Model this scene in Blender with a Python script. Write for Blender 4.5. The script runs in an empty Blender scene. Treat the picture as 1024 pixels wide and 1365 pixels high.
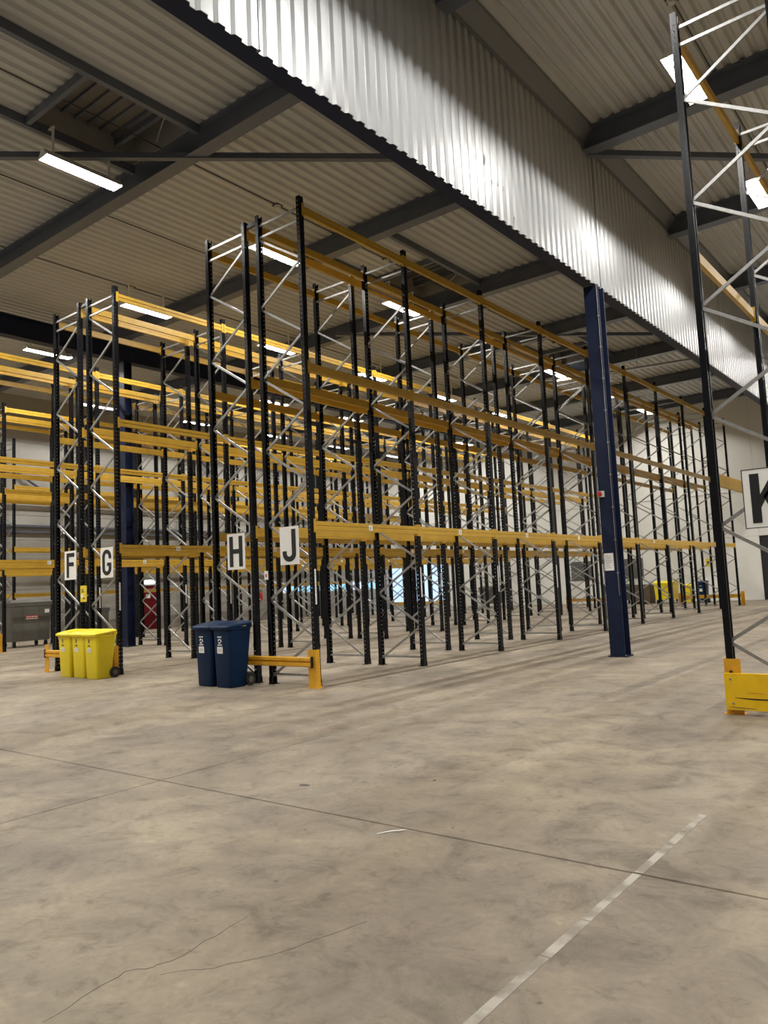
import bpy, math, random
from mathutils import Vector, Matrix
random.seed(7)
S = bpy.context.scene
COL = S.collection
PI = math.pi

# ------------------------------------------------------------------ camera, world, exposure
FPX = 1023.28
cam = bpy.data.cameras.new('camera'); cam_ob = bpy.data.objects.new('camera', cam); COL.objects.link(cam_ob)
cam.sensor_fit = 'HORIZONTAL'; cam.sensor_width = 36.0; cam.lens = FPX / 1024 * 36.0
cam.clip_start = 0.05; cam.clip_end = 200
cr = Vector((0.78427151, 0.61864918, -0.04681229)); cu = Vector((0.0959762, -0.04643332, 0.99430001)); cf = Vector((-0.61294924, 0.78429404, 0.09579193))
m = Matrix((cr, cu, -cf)).transposed().to_4x4(); m.translation = Vector((0, 0, 1.4706))
cam_ob.matrix_world = m
S.camera = cam_ob
W = bpy.data.worlds.new('world'); S.world = W; W.use_nodes = True
W.node_tree.nodes['Background'].inputs[0].default_value = (0.30, 0.42, 0.60, 1)
W.node_tree.nodes['Background'].inputs[1].default_value = 0.0   # closed hall: no sky light inside
S.view_settings.view_transform = 'Standard'; S.view_settings.look = 'None'
S.view_settings.gamma = 1.0; S.view_settings.use_curve_mapping = False
S.view_settings.exposure = 0.55
LAMP_W = 140.0
LAMP_COL = (1.0, 0.97, 0.915)

# ------------------------------------------------------------------ materials
MATS = {}
def mat(name, col, rough=0.5, metal=0.0, noise=None, emis=None, spec=0.5, bump=None, detail=4):
    """noise = (scale, second colour, amount)"""
    M = bpy.data.materials.new(name); M.use_nodes = True; nt = M.node_tree
    b = nt.nodes['Principled BSDF']
    b.inputs['Base Color'].default_value = (*col, 1); b.inputs['Roughness'].default_value = rough
    b.inputs['Metallic'].default_value = metal; b.inputs['Specular IOR Level'].default_value = spec
    tc = nt.nodes.new('ShaderNodeTexCoord')
    if noise:
        n = nt.nodes.new('ShaderNodeTexNoise'); n.inputs['Scale'].default_value = noise[0]; n.inputs['Detail'].default_value = detail
        nt.links.new(tc.outputs['Object'], n.inputs['Vector'])
        r = nt.nodes.new('ShaderNodeValToRGB'); r.color_ramp.elements[0].position = 0.5 - noise[2] / 2; r.color_ramp.elements[1].position = 0.5 + noise[2] / 2
        r.color_ramp.elements[0].color = (*noise[1], 1); r.color_ramp.elements[1].color = (*col, 1)
        nt.links.new(n.outputs['Fac'], r.inputs[0]); nt.links.new(r.outputs[0], b.inputs['Base Color'])
    if bump:
        n2 = nt.nodes.new('ShaderNodeTexNoise'); n2.inputs['Scale'].default_value = bump[0]
        nt.links.new(tc.outputs['Object'], n2.inputs['Vector'])
        bp = nt.nodes.new('ShaderNodeBump'); bp.inputs['Strength'].default_value = bump[1]; bp.inputs['Distance'].default_value = 0.01
        nt.links.new(n2.outputs['Fac'], bp.inputs['Height']); nt.links.new(bp.outputs[0], b.inputs['Normal'])
    if emis:
        b.inputs['Emission Color'].default_value = (*emis[0], 1); b.inputs['Emission Strength'].default_value = emis[1]
    MATS[name] = M
    return M

def floor_material():
    M = bpy.data.materials.new('concrete_floor'); M.use_nodes = True; nt = M.node_tree; N = nt.nodes; L = nt.links
    b = N['Principled BSDF']; g = N.new('ShaderNodeNewGeometry')
    def noise(scale, detail, rough=0.55, dist=0.0, stretch=None):
        n = N.new('ShaderNodeTexNoise'); n.inputs['Scale'].default_value = scale; n.inputs['Detail'].default_value = detail
        n.inputs['Roughness'].default_value = rough; n.inputs['Distortion'].default_value = dist
        L.new(g.outputs['Position'], n.inputs['Vector'])
        return n.outputs['Fac']
    def ramp(fac, stops):
        r = N.new('ShaderNodeValToRGB'); e = r.color_ramp.elements
        e[0].position, e[0].color = stops[0][0], (*stops[0][1], 1); e[1].position, e[1].color = stops[-1][0], (*stops[-1][1], 1)
        for p, c in stops[1:-1]:
            x = e.new(p); x.color = (*c, 1)
        L.new(fac, r.inputs[0]); return r.outputs[0]
    def mixc(kind, fac, a, c):
        x = N.new('ShaderNodeMix'); x.data_type = 'RGBA'; x.blend_type = kind; x.inputs[0].default_value = fac
        L.new(a, x.inputs[6]); L.new(c, x.inputs[7]); return x.outputs[2]
    base = ramp(noise(0.55, 8, 0.62, 0.6), [(0.34, (0.198, 0.162, 0.128)), (0.5, (0.252, 0.212, 0.160)), (0.66, (0.318, 0.270, 0.200))])
    blot = ramp(noise(2.3, 9, 0.68, 0.9), [(0.34, (0.62, 0.60, 0.59)), (0.46, (0.97, 0.965, 0.96)), (0.60, (1.18, 1.17, 1.14))])
    c = mixc('MULTIPLY', 0.85, base, blot)
    pale = ramp(noise(1.1, 10, 0.7, 1.4), [(0.52, (0.5, 0.5, 0.5)), (0.66, (0.66, 0.645, 0.61))])
    c = mixc('OVERLAY', 0.55, c, pale)
    pat = ramp(noise(6.5, 8, 0.72, 0.4), [(0.37, (0.72, 0.70, 0.69)), (0.45, (1, 1, 1)), (0.57, (1, 1, 1)), (0.66, (1.18, 1.17, 1.15))])
    c = mixc('MULTIPLY', 0.75, c, pat)
    fine = ramp(noise(26, 5, 0.65), [(0.25, (0.80, 0.79, 0.78)), (0.55, (1, 1, 1)), (0.8, (1.06, 1.05, 1.04))])
    c = mixc('MULTIPLY', 0.7, c, fine)
    v = N.new('ShaderNodeTexVoronoi'); v.inputs['Scale'].default_value = 3.1; L.new(g.outputs['Position'], v.inputs['Vector'])
    sp = ramp(v.outputs['Distance'], [(0.025, (0.35, 0.32, 0.30)), (0.05, (1, 1, 1))])
    c = mixc('MULTIPLY', 0.75, c, sp)
    L.new(c, b.inputs['Base Color'])
    rr = N.new('ShaderNodeMapRange'); rr.inputs['To Min'].default_value = 0.42; rr.inputs['To Max'].default_value = 0.72
    L.new(noise(1.7, 6, 0.6, 0.5), rr.inputs[0]); L.new(rr.outputs[0], b.inputs['Roughness'])
    b.inputs['Specular IOR Level'].default_value = 0.35
    bp = N.new('ShaderNodeBump'); bp.inputs['Strength'].default_value = 0.12; bp.inputs['Distance'].default_value = 0.01
    L.new(noise(9, 8, 0.6), bp.inputs['Height']); L.new(bp.outputs[0], b.inputs['Normal'])
    MATS['floor'] = M
floor_material()
mat('joint', (0.07, 0.06, 0.05), 0.9)
mat('crack', (0.11, 0.095, 0.08), 0.9)
mat('deck', (0.50, 0.51, 0.505), 0.5, 0.0, (0.7, (0.44, 0.45, 0.445), 0.5))
mat('steel_grey', (0.115, 0.132, 0.172), 0.34, 0.0, (3.0, (0.095, 0.108, 0.142), 0.5))
mat('steel_navy', (0.011, 0.018, 0.050), 0.45, 0.0, (2.0, (0.009, 0.014, 0.039), 0.5), spec=0.2)
mat('cladding', (0.455, 0.465, 0.475), 0.32, 0.12, (0.8, (0.415, 0.425, 0.435), 0.5), spec=0.5)
mat('flashing', (0.18, 0.19, 0.21), 0.5)
mat('upright', (0.0075, 0.0085, 0.0115), 0.27, 0.0, (8.0, (0.005, 0.006, 0.008), 0.6), spec=0.22)
mat('beam_yellow', (0.58, 0.355, 0.040), 0.40, 0.0, (5.0, (0.49, 0.29, 0.030), 0.5))
mat('galv', (0.42, 0.42, 0.41), 0.40, 0.65, (18.0, (0.31, 0.31, 0.305), 0.5))
mat('guard_yellow', (0.72, 0.38, 0.018), 0.42, 0.0, (6.0, (0.60, 0.30, 0.015), 0.4))
mat('plank_yellow', (0.94, 0.60, 0.006), 0.45, 0.0, (7.0, (0.84, 0.51, 0.006), 0.35))
mat('bin_yellow', (0.92, 0.74, 0.012), 0.42, 0.0, (4.0, (0.86, 0.68, 0.012), 0.5))
mat('bin_blue', (0.003, 0.022, 0.070), 0.42, 0.0, (4.0, (0.003, 0.018, 0.058), 0.5), spec=0.18)
mat('bin_grey', (0.115, 0.110, 0.095), 0.55, 0.0, (3.0, (0.09, 0.086, 0.075), 0.5))
mat('rubber', (0.012, 0.012, 0.012), 0.7)
mat('white', (0.88, 0.88, 0.85), 0.5)
mat('black', (0.010, 0.010, 0.011), 0.5)
mat('ink', (0.05, 0.05, 0.06), 0.6)
mat('greyink', (0.35, 0.35, 0.36), 0.6)
mat('red', (0.50, 0.025, 0.022), 0.4)
mat('dark_red', (0.12, 0.004, 0.008), 0.45, spec=0.2)
mat('wall_white', (0.78, 0.77, 0.72), 0.6, 0.0, (0.4, (0.72, 0.71, 0.66), 0.5))
mat('wall_grey', (0.37, 0.36, 0.325), 0.6, 0.0, (0.8, (0.32, 0.31, 0.28), 0.5))
mat('wall_joint', (0.16, 0.155, 0.14), 0.8)
mat('dark_opening', (0.012, 0.012, 0.013), 0.6)
mat('shutter', (0.10, 0.105, 0.10), 0.55)
mat('tape', (0.43, 0.395, 0.335), 0.6, 0.0, (6.0, (0.25, 0.215, 0.17), 0.16), detail=10)
mat('scrap', (0.85, 0.83, 0.78), 0.5)
mat('chip', (0.09, 0.08, 0.075), 0.8)
mat('lamp_glow', (1, 1, 1), 0.4, emis=((1.0, 0.96, 0.90), 14.0))
mat('exit_glow', (1, 1, 1), 0.4, emis=((0.72, 0.95, 0.92), 4.0))
mat('lamp_body', (0.72, 0.71, 0.68), 0.35)
mat('dayglass_blue', (0.25, 0.5, 0.7), 0.2, emis=((0.22, 0.60, 0.95), 0.75))
mat('dayglass_pale', (0.5, 0.6, 0.7), 0.2, emis=((0.42, 0.62, 0.95), 0.75))
mat('skylight_pane', (0.14, 0.13, 0.115), 0.45)
mat('upstand', (0.28, 0.275, 0.26), 0.6)
mat('detector', (0.55, 0.53, 0.49), 0.5)
mat('cable', (0.045, 0.042, 0.04), 0.6)
mat('carton', (0.13, 0.095, 0.065), 0.8)
mat('notice_yellow', (0.80, 0.62, 0.03), 0.5)

# ------------------------------------------------------------------ mesh helpers
class MB:
    def __init__(self): self.v = []; self.f = []
    def box(self, x0, x1, y0, y1, z0, z1):
        o = len(self.v)
        self.v += [(x0, y0, z0), (x1, y0, z0), (x1, y1, z0), (x0, y1, z0), (x0, y0, z1), (x1, y0, z1), (x1, y1, z1), (x0, y1, z1)]
        self.f += [tuple(o + i for i in q) for q in ((0, 3, 2, 1), (4, 5, 6, 7), (0, 1, 5, 4), (1, 2, 6, 5), (2, 3, 7, 6), (3, 0, 4, 7))]
        return self
    def quad(self, a, b, c, d):
        o = len(self.v); self.v += [a, b, c, d]; self.f.append((o, o + 1, o + 2, o + 3)); return self
    def loft(self, rings, cap=True):
        o = len(self.v); n = len(rings[0])
        for r in rings: self.v += [tuple(p) for p in r]
        for k in range(len(rings) - 1):
            for i in range(n):
                j = (i + 1) % n
                self.f.append((o + k * n + i, o + k * n + j, o + (k + 1) * n + j, o + (k + 1) * n + i))
        if cap:
            self.f.append(tuple(o + i for i in reversed(range(n)))); e = o + (len(rings) - 1) * n
            self.f.append(tuple(e + i for i in range(n)))
        return self
    def extrude(self, poly, axis, a, b):
        """poly: 2D points; axis x|y|z; remaining axes in order"""
        def P(p, t): return {'x': (t, p[0], p[1]), 'y': (p[0], t, p[1]), 'z': (p[0], p[1], t)}[axis]
        if axis == 'y': poly = poly[::-1]
        return self.loft([[P(p, a) for p in poly], [P(p, b) for p in poly]])
    def tube(self, a, b, r, n=10, r2=None):
        a = Vector(a); b = Vector(b); d = (b - a).normalized(); r2 = r if r2 is None else r2
        u = d.orthogonal().normalized(); w = d.cross(u)
        R = lambda c, q: [c + u * q * math.cos(2 * PI * i / n) + w * q * math.sin(2 * PI * i / n) for i in range(n)]
        return self.loft([R(a, r), R(b, r2)])
    def mesh(self, name, material, smooth=False, bevel=0.0):
        me = bpy.data.meshes.new(name); me.from_pydata([tuple(p) for p in self.v], [], self.f)
        me.materials.append(MATS[material]); me.validate(); me.update()
        if smooth:
            for p in me.polygons: p.use_smooth = True
            me.set_sharp_from_angle(angle=math.radians(38))
        return me

def ob(name, data, parent=None, loc=(0, 0, 0), rot=None, scale=None):
    o = bpy.data.objects.new(name, data); COL.objects.link(o); o.parent = parent; o.location = loc
    if rot is not None: o.rotation_euler = rot
    if scale is not None: o.scale = scale
    return o
def tag(o, label, cat, group=None):
    o['label'] = label; o['category'] = cat
    if group: o['group'] = group
    return o
def thing(name, label, cat, loc=(0, 0, 0), rotz=0.0, group=None):
    return tag(ob(name, None, None, loc, (0, 0, rotz)), label, cat, group)
def struct(o): o['kind'] = 'structure'; return o
def copy_tree(o, parent=None):
    c = o.copy(); COL.objects.link(c); c.parent = parent
    for ch in list(o.children): copy_tree(ch, c)
    return c
_ch = {}
def text_mesh(s, size, material, bold=0.0):
    key = (s, size, material, bold)
    if key in _ch: return _ch[key]
    cu_ = bpy.data.curves.new('text', 'FONT'); cu_.body = s; cu_.size = size; cu_.align_x = 'CENTER'; cu_.align_y = 'CENTER'
    cu_.offset = bold; cu_.extrude = 0.0006; cu_.resolution_u = 3
    t = bpy.data.objects.new('text', cu_); me = bpy.data.meshes.new_from_object(t)
    me.name = 'lettering'; me.materials.clear(); me.materials.append(MATS[material])
    bpy.data.objects.remove(t); bpy.data.curves.remove(cu_)
    _ch[key] = me
    return me

# ------------------------------------------------------------------ layout numbers (metres)
XL, XR, YF, YB = -30.5, 12.0, -7.0, 39.3          # room
ZC = 9.92                                          # underside of roof deck
XF = -5.35                                         # cladding screen between the two halls
RAFT = [8.62 + 4.9 * k for k in range(-3, 7)]
COLS_Y = (-1.0, 13.72, 28.4)
Y0, BAY, D, HP = 8.66, 2.8, 1.04, 7.8

# ------------------------------------------------------------------ floor
fl = struct(ob('floor', MB().box(XL, XR, YF, YB, -0.30, -0.012).mesh('floor', 'joint')))
xs = [XL, -20.8, -13.2, -5.40, 3.2, XR]; ys = [YF, 3.83, 13.65, 23.4, 33.2, YB]
for i in range(len(xs) - 1):
    for j in range(len(ys) - 1):
        g = 0.0065
        b = MB(); x0, x1, y0, y1 = xs[i] + g, xs[i + 1] - g, ys[j] + g, ys[j + 1] - g; c = 0.004
        b.loft([[(x0, y0, -0.012), (x1, y0, -0.012), (x1, y1, -0.012), (x0, y1, -0.012)], [(x0, y0, -c), (x1, y0, -c), (x1, y1, -c), (x0, y1, -c)],
                [(x0 + c, y0 + c, 0), (x1 - c, y0 + c, 0), (x1 - c, y1 - c, 0), (x0 + c, y1 - c, 0)]])
        ob('floor_slab', b.mesh('floor_slab', 'floor'), fl)
ob('joint_filler', MB().box(-8.035, -8.005, 8.72, 34.2, 0.0, 0.0012).mesh('joint_filler', 'joint'), fl)
def ribbon(pts, w, z, h=0.0006):
    b = MB(); rings = []
    for i, p in enumerate(pts):
        p = Vector((p[0], p[1], z)); a = Vector((*pts[max(i - 1, 0)][:2], z)); c = Vector((*pts[min(i + 1, len(pts) - 1)][:2], z))
        d = (c - a).normalized(); n = Vector((-d.y, d.x, 0)); ww = w * (0.35 + 0.65 * math.sin(PI * (i + 0.5) / len(pts)))
        rings.append([p + n * ww / 2, p - n * ww / 2, p - n * ww / 2 + Vector((0, 0, h)), p + n * ww / 2 + Vector((0, 0, h))])
    return b.loft(rings)
def jag(pts, k, amp):
    out = []
    for a, b_ in zip(pts[:-1], pts[1:]):
        for t in range(k): 
            s = t / k
            out.append((a[0] + (b_[0] - a[0]) * s + random.uniform(-amp, amp), a[1] + (b_[1] - a[1]) * s + random.uniform(-amp, amp)))
    return out + [pts[-1]]
for pts, w in (([(-2.767, 1.465), (-2.835, 1.84), (-2.748, 1.989), (-2.811, 2.446)], 0.0045), ([(-2.706, 1.888), (-2.469, 2.181), (-2.311, 2.701)], 0.0028)):
    ob('floor_crack', ribbon(jag(pts, 7, 0.012), w, 0.0001).mesh('floor_crack', 'crack'), fl)

# ------------------------------------------------------------------ corrugated sheets
def trap(pitch, n, low, up, h, start):
    """profile of n ribs along u: list of (u, height)"""
    pts = []; web = (pitch - low - up) / 2
    for k in range(n):
        u = start + k * pitch
        pts += [(u, 0), (u + low, 0), (u + low + web, h), (u + low + web + up, h)]
    pts.append((start + n * pitch, 0))
    return pts
def sheet_roof(pts, y0, y1, z):
    b = MB(); o = 0
    for u, h in pts: b.v += [(u, y0, z + h), (u, y1, z + h), (u, y1, z + h + 0.012), (u, y0, z + h + 0.012)]
    for i in range(len(pts) - 1):
        a = 4 * i; c = a + 4
        b.f += [(a, c, c + 1, a + 1), (a + 3, a + 2, c + 2, c + 3), (a, a + 3, c + 3, c), (a + 1, c + 1, c + 2, a + 2)]
    return b
HATCHY = [(6.42, 8.50), (16.22, 18.30), (26.02, 28.10)]
ceil = struct(ob('ceiling', MB().box(XL, XR, YF, YB, 11.0, 11.1).mesh('ceiling', 'deck')))
k = -19
while True:
    x = -12.48 + 0.98 * k
    if x > XF - 0.1: break
    x_end = min(x + 0.98, XF)
    n = max(1, min(4, int((XF - .02 - x) / .245)))
    segs = [(YF, YB)]
    if k in (0, 1):
        segs = []; y = YF
        for a, b_ in HATCHY: segs.append((y, a)); y = b_
        segs.append((y, YB))
    for a, b_ in segs:
        ob('roof_sheet', sheet_roof(trap(0.245, n, 0.105, 0.05, 0.052, max(x, XL)), a, b_, ZC).mesh('roof_sheet', 'deck'), ceil)
    k += 1
x = -5.30
while x < XR:
    ob('roof_sheet', sheet_roof(trap(0.225, 4, 0.10, 0.045, 0.052, x), YF, YB, ZC).mesh('roof_sheet', 'deck'), ceil)
    x += 0.90

# ------------------------------------------------------------------ structural steel
def ibeam_poly(w, h, tf=0.025, tw=0.015):
    a, b = w / 2, tw / 2
    return [(-a, 0), (a, 0), (a, tf), (b, tf), (b, h - tf), (a, h - tf), (a, h), (-a, h), (-a, h - tf), (-b, h - tf), (-b, tf), (-a, tf)]
raft_left = MB().extrude(ibeam_poly(0.28, 0.44), 'x', XL + 0.02, XF - 0.05).mesh('rafter', 'steel_grey')
raft_right = MB().extrude(ibeam_poly(0.28, 0.44), 'x', XF + 0.05, XR - 0.02).mesh('rafter', 'steel_grey')
trim_n = [0]
def trim(me, loc=(0, 0, 0), rot=None):
    trim_n[0] += 1
    return struct(ob('trim_%d' % trim_n[0], me, None, loc, rot))
for y in RAFT:
    if y < YF + 0.2: continue
    trim(raft_left, (0, y, ZC - 0.445)); trim(raft_right, (0, y, ZC - 0.445))
# girders along the hall
trim(MB().extrude(ibeam_poly(0.30, 0.60, 0.03), 'y', YF, YB).mesh('girder', 'steel_navy'), (-20.8, 0, 8.86))
trim(MB().extrude(ibeam_poly(0.27, 0.55, 0.03), 'y', YF, YB).mesh('girder', 'steel_navy'), (-5.52, 0, 7.02))
# columns
def column(x, y, top, name_label):
    c = thing('steel_column', name_label, 'column', (x, y, 0))
    h = 0.14
    p = [(-h, -h), (h, -h), (h, -h + .02), (.007, -h + .02), (.007, h - .02), (h, h - .02), (h, h), (-h, h), (-h, h - .02), (-.007, h - .02), (-.007, -h + .02), (-h, -h + .02)]
    ob('shaft', MB().extrude(p, 'z', 0.015, top).mesh('shaft', 'steel_navy'), c)
    ob('base_plate', MB().box(-.17, .17, -.17, .17, 0, 0.018).mesh('base_plate', 'steel_navy'), c)
    for sx in (-1, 1):
        for sy in (-1, 1):
            ob('anchor_bolt', MB().tube((sx * .155, sy * .155, .018), (sx * .155, sy * .155, .04), .012, 6).mesh('anchor_bolt', 'galv'), c)
    return c
lab = {13.72: ('standing in the open aisle with a paper notice', 'standing inside the rack rows beyond row F'), 28.4: ('further along the screen beam towards the white wall', 'standing among the far rack rows near the bright windows'), -1.0: ('behind the open floor under the screen beam', 'beyond the rack ends on the open floor')}
for y in COLS_Y:
    c = column(-5.42, y, 6.92, 'dark navy steel column ' + lab[y][0])
    if y == 13.72:
        con = MB(); con.tube((.118, -.152, 1.1), (.118, -.152, 6.90), .006, 8)
        cd = ob('cable_conduit', con.mesh('cable_conduit', 'galv', True), c)
        for z in (1.5, 2.1, 2.7, 3.3, 3.9, 4.5, 5.1, 5.7, 6.3):
            ob('clip', MB().box(.102, .134, -.164, -.14, z, z + .02).mesh('clip', 'galv'), cd)
    column(-20.8, y, 8.86, 'dark navy steel column ' + lab[y][1])
# roof bracing (angles in plan)
def angle_bar(a, b, s=0.11, material='steel_grey'):
    a = Vector(a); b = Vector(b); d = (b - a).normalized(); n = Vector((-d.y, d.x, 0)); up = Vector((0, 0, 1)); t = 0.008
    ring = lambda p: [p, p + n * s, p + n * s + up * t, p + n * t + up * t, p + n * t + up * s, p + up * s]
    return MB().loft([ring(a), ring(b)]).mesh('angle_bar', material)
zb = ZC - 0.47
for a, b_ in (((-16.2, 3.45), (-5.72, 13.35)), ((-5.25, 13.55), (-0.35, 18.45)), ((-15.6, 17.9), (-5.72, 28.2)), ((-5.25, 28.3), (-0.35, 23.4)), ((-26.2, 3.45), (-20.9, 8.5))):
    trim(angle_bar((*a, zb), (*b_, zb)))
# purlins trimming the roof vents
for (ya, yb) in HATCHY:
    r0 = max(r for r in RAFT if r < ya); r1 = min(r for r in RAFT if r > ya)
    for x in (-10.50, -12.50):
        trim(MB().box(x - .05, x + .05, r0 + .12, r1 - .12, ZC - .17, ZC - .002).mesh('purlin', 'steel_grey'))
    trim(MB().box(-12.44, -10.56, ya - .11, ya - .03, ZC - .15, ZC - .002).mesh('cross_purlin', 'steel_grey'))
# roof vents
for n_, (ya, yb) in enumerate(HATCHY):
    w = struct(ob('window_%d' % (n_ + 1), MB().box(-12.6, -10.4, ya - .1, yb + .1, ZC + .70, ZC + .74).mesh('vent_lid', 'upstand')))
    for (x0, x1, y0, y1) in ((-12.50, -12.45, ya, yb), (-10.55, -10.50, ya, yb), (-12.45, -10.55, ya, ya + .04), (-12.45, -10.55, yb - .04, yb)):
        ob('upstand', MB().box(x0, x1, y0, y1, ZC + .0, ZC + .70).mesh('upstand', 'upstand'), w)
    np_ = 6
    for i in range(np_):
        y0 = ya + .06 + i * (yb - ya - .55) / np_; y1 = y0 + (yb - ya - .55) / np_ - .035
        ob('pane', MB().box(-12.42, -10.58, y0, y1, ZC + .42, ZC + .44).mesh('pane', 'skylight_pane'), w)
        ob('glazing_bar', MB().box(-12.44, -10.56, y1 + .002, y1 + .033, ZC + .37, ZC + .45).mesh('glazing_bar', 'steel_grey'), w)
    ob('frame_rail', MB().box(-12.44, -10.56, yb - .46, yb - .38, ZC + .20, ZC + .32).mesh('frame_rail', 'steel_grey'), w)
    ob('opener_rod', MB().tube((-10.9, yb - .40, ZC + .24), (-11.6, yb - .10, ZC + .10), .015).mesh('opener_rod', 'galv'), w)

# ------------------------------------------------------------------ cladding screen between the halls
def sheet_wall(pts, z0, z1, x):
    b = MB()
    for u, h in pts: b.v += [(x + h, u, z0), (x + h, u, z1), (x + h - 0.008, u, z1), (x + h - 0.008, u, z0)]
    for i in range(len(pts) - 1):
        a = 4 * i; c = a + 4
        b.f += [(a, c, c + 1, a + 1), (a + 3, a + 2, c + 2, c + 3), (a, a + 3, c + 3, c), (a + 1, c + 1, c + 2, a + 2)]
    return b
scr = struct(ob('wall_screen', MB().box(-5.40, -5.368, YF, YB, 7.06, ZC - 0.02).mesh('wall_screen', 'cladding')))
pit = 0.2125; y = 5.12
edges = []
while y < YB - 0.1: edges.append(y); y += pit * 41 if y > 5 else 0
starts = [(5.12 - pit * 41, 41), (5.12 - pit * 57, 16)] + [(5.12 + pit * 41 * i, 41) for i in range(4)]
for s, n in starts:
    n = min(n, int((YB - s) / pit))
    pts = trap(pit, n, 0.075, 0.085, 0.036, s)
    pts = [(s + .012, 0)] + pts[1:-1] + [(s + n * pit - .012, 0)]
    ob('cladding_sheet', sheet_wall(pts, 6.93, ZC - 0.03, XF).mesh('cladding_sheet', 'cladding'), scr)
for s in (5.12, 5.12 + pit * 41, 5.12 + pit * 82, 5.12 + pit * 123):
    ob('joint_strip', MB().box(XF - .012, XF + .041, s - .016, s + .016, 6.94, 9.60).mesh('joint_strip', 'steel_grey'), scr)
fp = [(XF + .040, 9.60), (XF + .046, 9.60), (XF + .046, 9.70), (XF + .24, ZC - .01), (XF + .232, ZC - .01), (XF + .040, 9.70)]
ob('top_flashing', MB().extrude(fp, 'y', YF, YB).mesh('top_flashing', 'flashing'), scr)
# dents in the cladding
dent = bpy.data.meshes.new('dent')
for (y, z, s) in ((9.62, 7.72, .07), (9.80, 7.42, .05), (9.98, 7.46, .05), (10.15, 7.45, .05), (10.45, 7.10, .04), (5.9, 8.3, .08), (5.75, 8.1, .05)):
    b = MB(); n = 8; rings = []
    for q, (rr, hh) in enumerate(((1.0, 0.0), (0.55, 0.011), (0.15, 0.016))):
        rings.append([(XF + .034 + hh, y + s * .5 * rr * math.cos(2 * PI * i / n), z + s * rr * math.sin(2 * PI * i / n)) for i in range(n)])
    ob('dent', b.loft(rings).mesh('dent', 'cladding', True), scr)

# ------------------------------------------------------------------ walls
# left wall: horizontal panels
wl = struct(ob('wall_left', MB().box(XL - .25, XL - .03, YF, YB, 0, 11).mesh('wall_left', 'wall_joint')))
WINL = (29.3, 38.6, 1.34, 1.80); DOOR = (20.92, 21.80, 2.0)
zz = 0.0
while zz < 9.9:
    z1 = min(zz + 1.0, 9.95)
    y = YF
    while y < YB - .05:
        y1 = min(y + 6.0, YB)
        segs = [(y + .006, y1 - .006)]
        cuts = []
        if zz < DOOR[2] - .01: cuts.append(DOOR[:2])
        if zz + 1e-6 >= 1.0 and zz < 1.9: cuts.append(WINL[:2])
        for c0, c1 in cuts:
            ns = []
            for a, b_ in segs:
                if c1 <= a or c0 >= b_: ns.append((a, b_)); continue
                if c0 > a: ns.append((a, c0))
                if c1 < b_: ns.append((c1, b_))
            segs = ns
        for a, b_ in segs:
            ob('wall_panel', MB().box(XL - .06, XL, a, b_, zz + .008, z1 - .008).mesh('wall_panel', 'wall_grey'), wl)
        y = y1
    zz = z1
ob('wall_panel', MB().box(XL - .06, XL, WINL[0], WINL[1], 1.008, WINL[2] - .03).mesh('wall_panel', 'wall_grey'), wl)
ob('wall_panel', MB().box(XL - .06, XL, WINL[0], WINL[1], WINL[3] + .03, 1.992).mesh('wall_panel', 'wall_grey'), wl)
for z in (4.28, 4.52): trim(MB().box(XL + .002, XL + .10, YF + .1, YB - .1, z, z + .09).mesh('wall_rail', 'steel_grey'))
for (a, b_) in (((XL + .16, 13.6, 7.6), (XL + .16, 17.4, 5.2)), ((XL + .16, 23.6, 8.6), (XL + .16, 28.2, 4.7))):
    trim(MB().tube(a, b_, .055, 10).mesh('wall_brace', 'steel_grey', True))
w4 = struct(ob('window_4', MB().box(XL - .05, XL - .03, WINL[0], WINL[1], WINL[2], WINL[3]).mesh('window_back', 'dayglass_blue')))
npn = 9
for i in range(npn):
    a = WINL[0] + (WINL[1] - WINL[0]) * i / npn; b_ = WINL[0] + (WINL[1] - WINL[0]) * (i + 1) / npn
    ob('pane', MB().box(XL - .025, XL - .018, a + .04, b_ - .04, WINL[2] + .03, WINL[3] - .03).mesh('pane', 'dayglass_blue' if i % 3 else 'dayglass_pale'), w4)
    ob('mullion', MB().box(XL - .028, XL + .012, b_ - .04, b_ + .04, WINL[2], WINL[3]).mesh('mullion', 'white'), w4)
for z in (WINL[2] - .03, WINL[3] - .03): ob('window_frame', MB().box(XL - .028, XL + .012, WINL[0], WINL[1], z, z + .06).mesh('window_frame', 'white'), w4)
d1 = struct(ob('door_1', MB().box(XL - .03, XL + .02, DOOR[0] + .05, DOOR[1] - .05, .01, DOOR[2] - .05).mesh('door_leaf', 'dark_red')))
for (a, b_, z0, z1) in ((DOOR[0], DOOR[0] + .05, 0, DOOR[2]), (DOOR[1] - .05, DOOR[1], 0, DOOR[2]), (DOOR[0], DOOR[1], DOOR[2] - .05, DOOR[2])):
    ob('door_frame', MB().box(XL - .03, XL + .03, a, b_, z0, z1).mesh('door_frame', 'dark_red'), d1)
ob('door_sign', MB().box(XL + .02, XL + .026, DOOR[0] + .10, DOOR[0] + .32, 1.42, 1.60).mesh('door_sign', 'white'), d1)
ob('door_handle', MB().box(XL + .02, XL + .06, DOOR[1] - .2, DOOR[1] - .1, 1.0, 1.03).mesh('door_handle', 'galv'), d1)
e = thing('exit_lamp', 'small glowing emergency lamp above the dark red door', 'lamp', (XL, 21.2, 2.12))
ob('housing', MB().box(.001, .06, -.28, .28, .10, .15).mesh('housing', 'white'), e)
ob('diffuser', MB().box(.005, .10, -.24, .24, -.03, .098).mesh('diffuser', 'exit_glow'), e)
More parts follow.
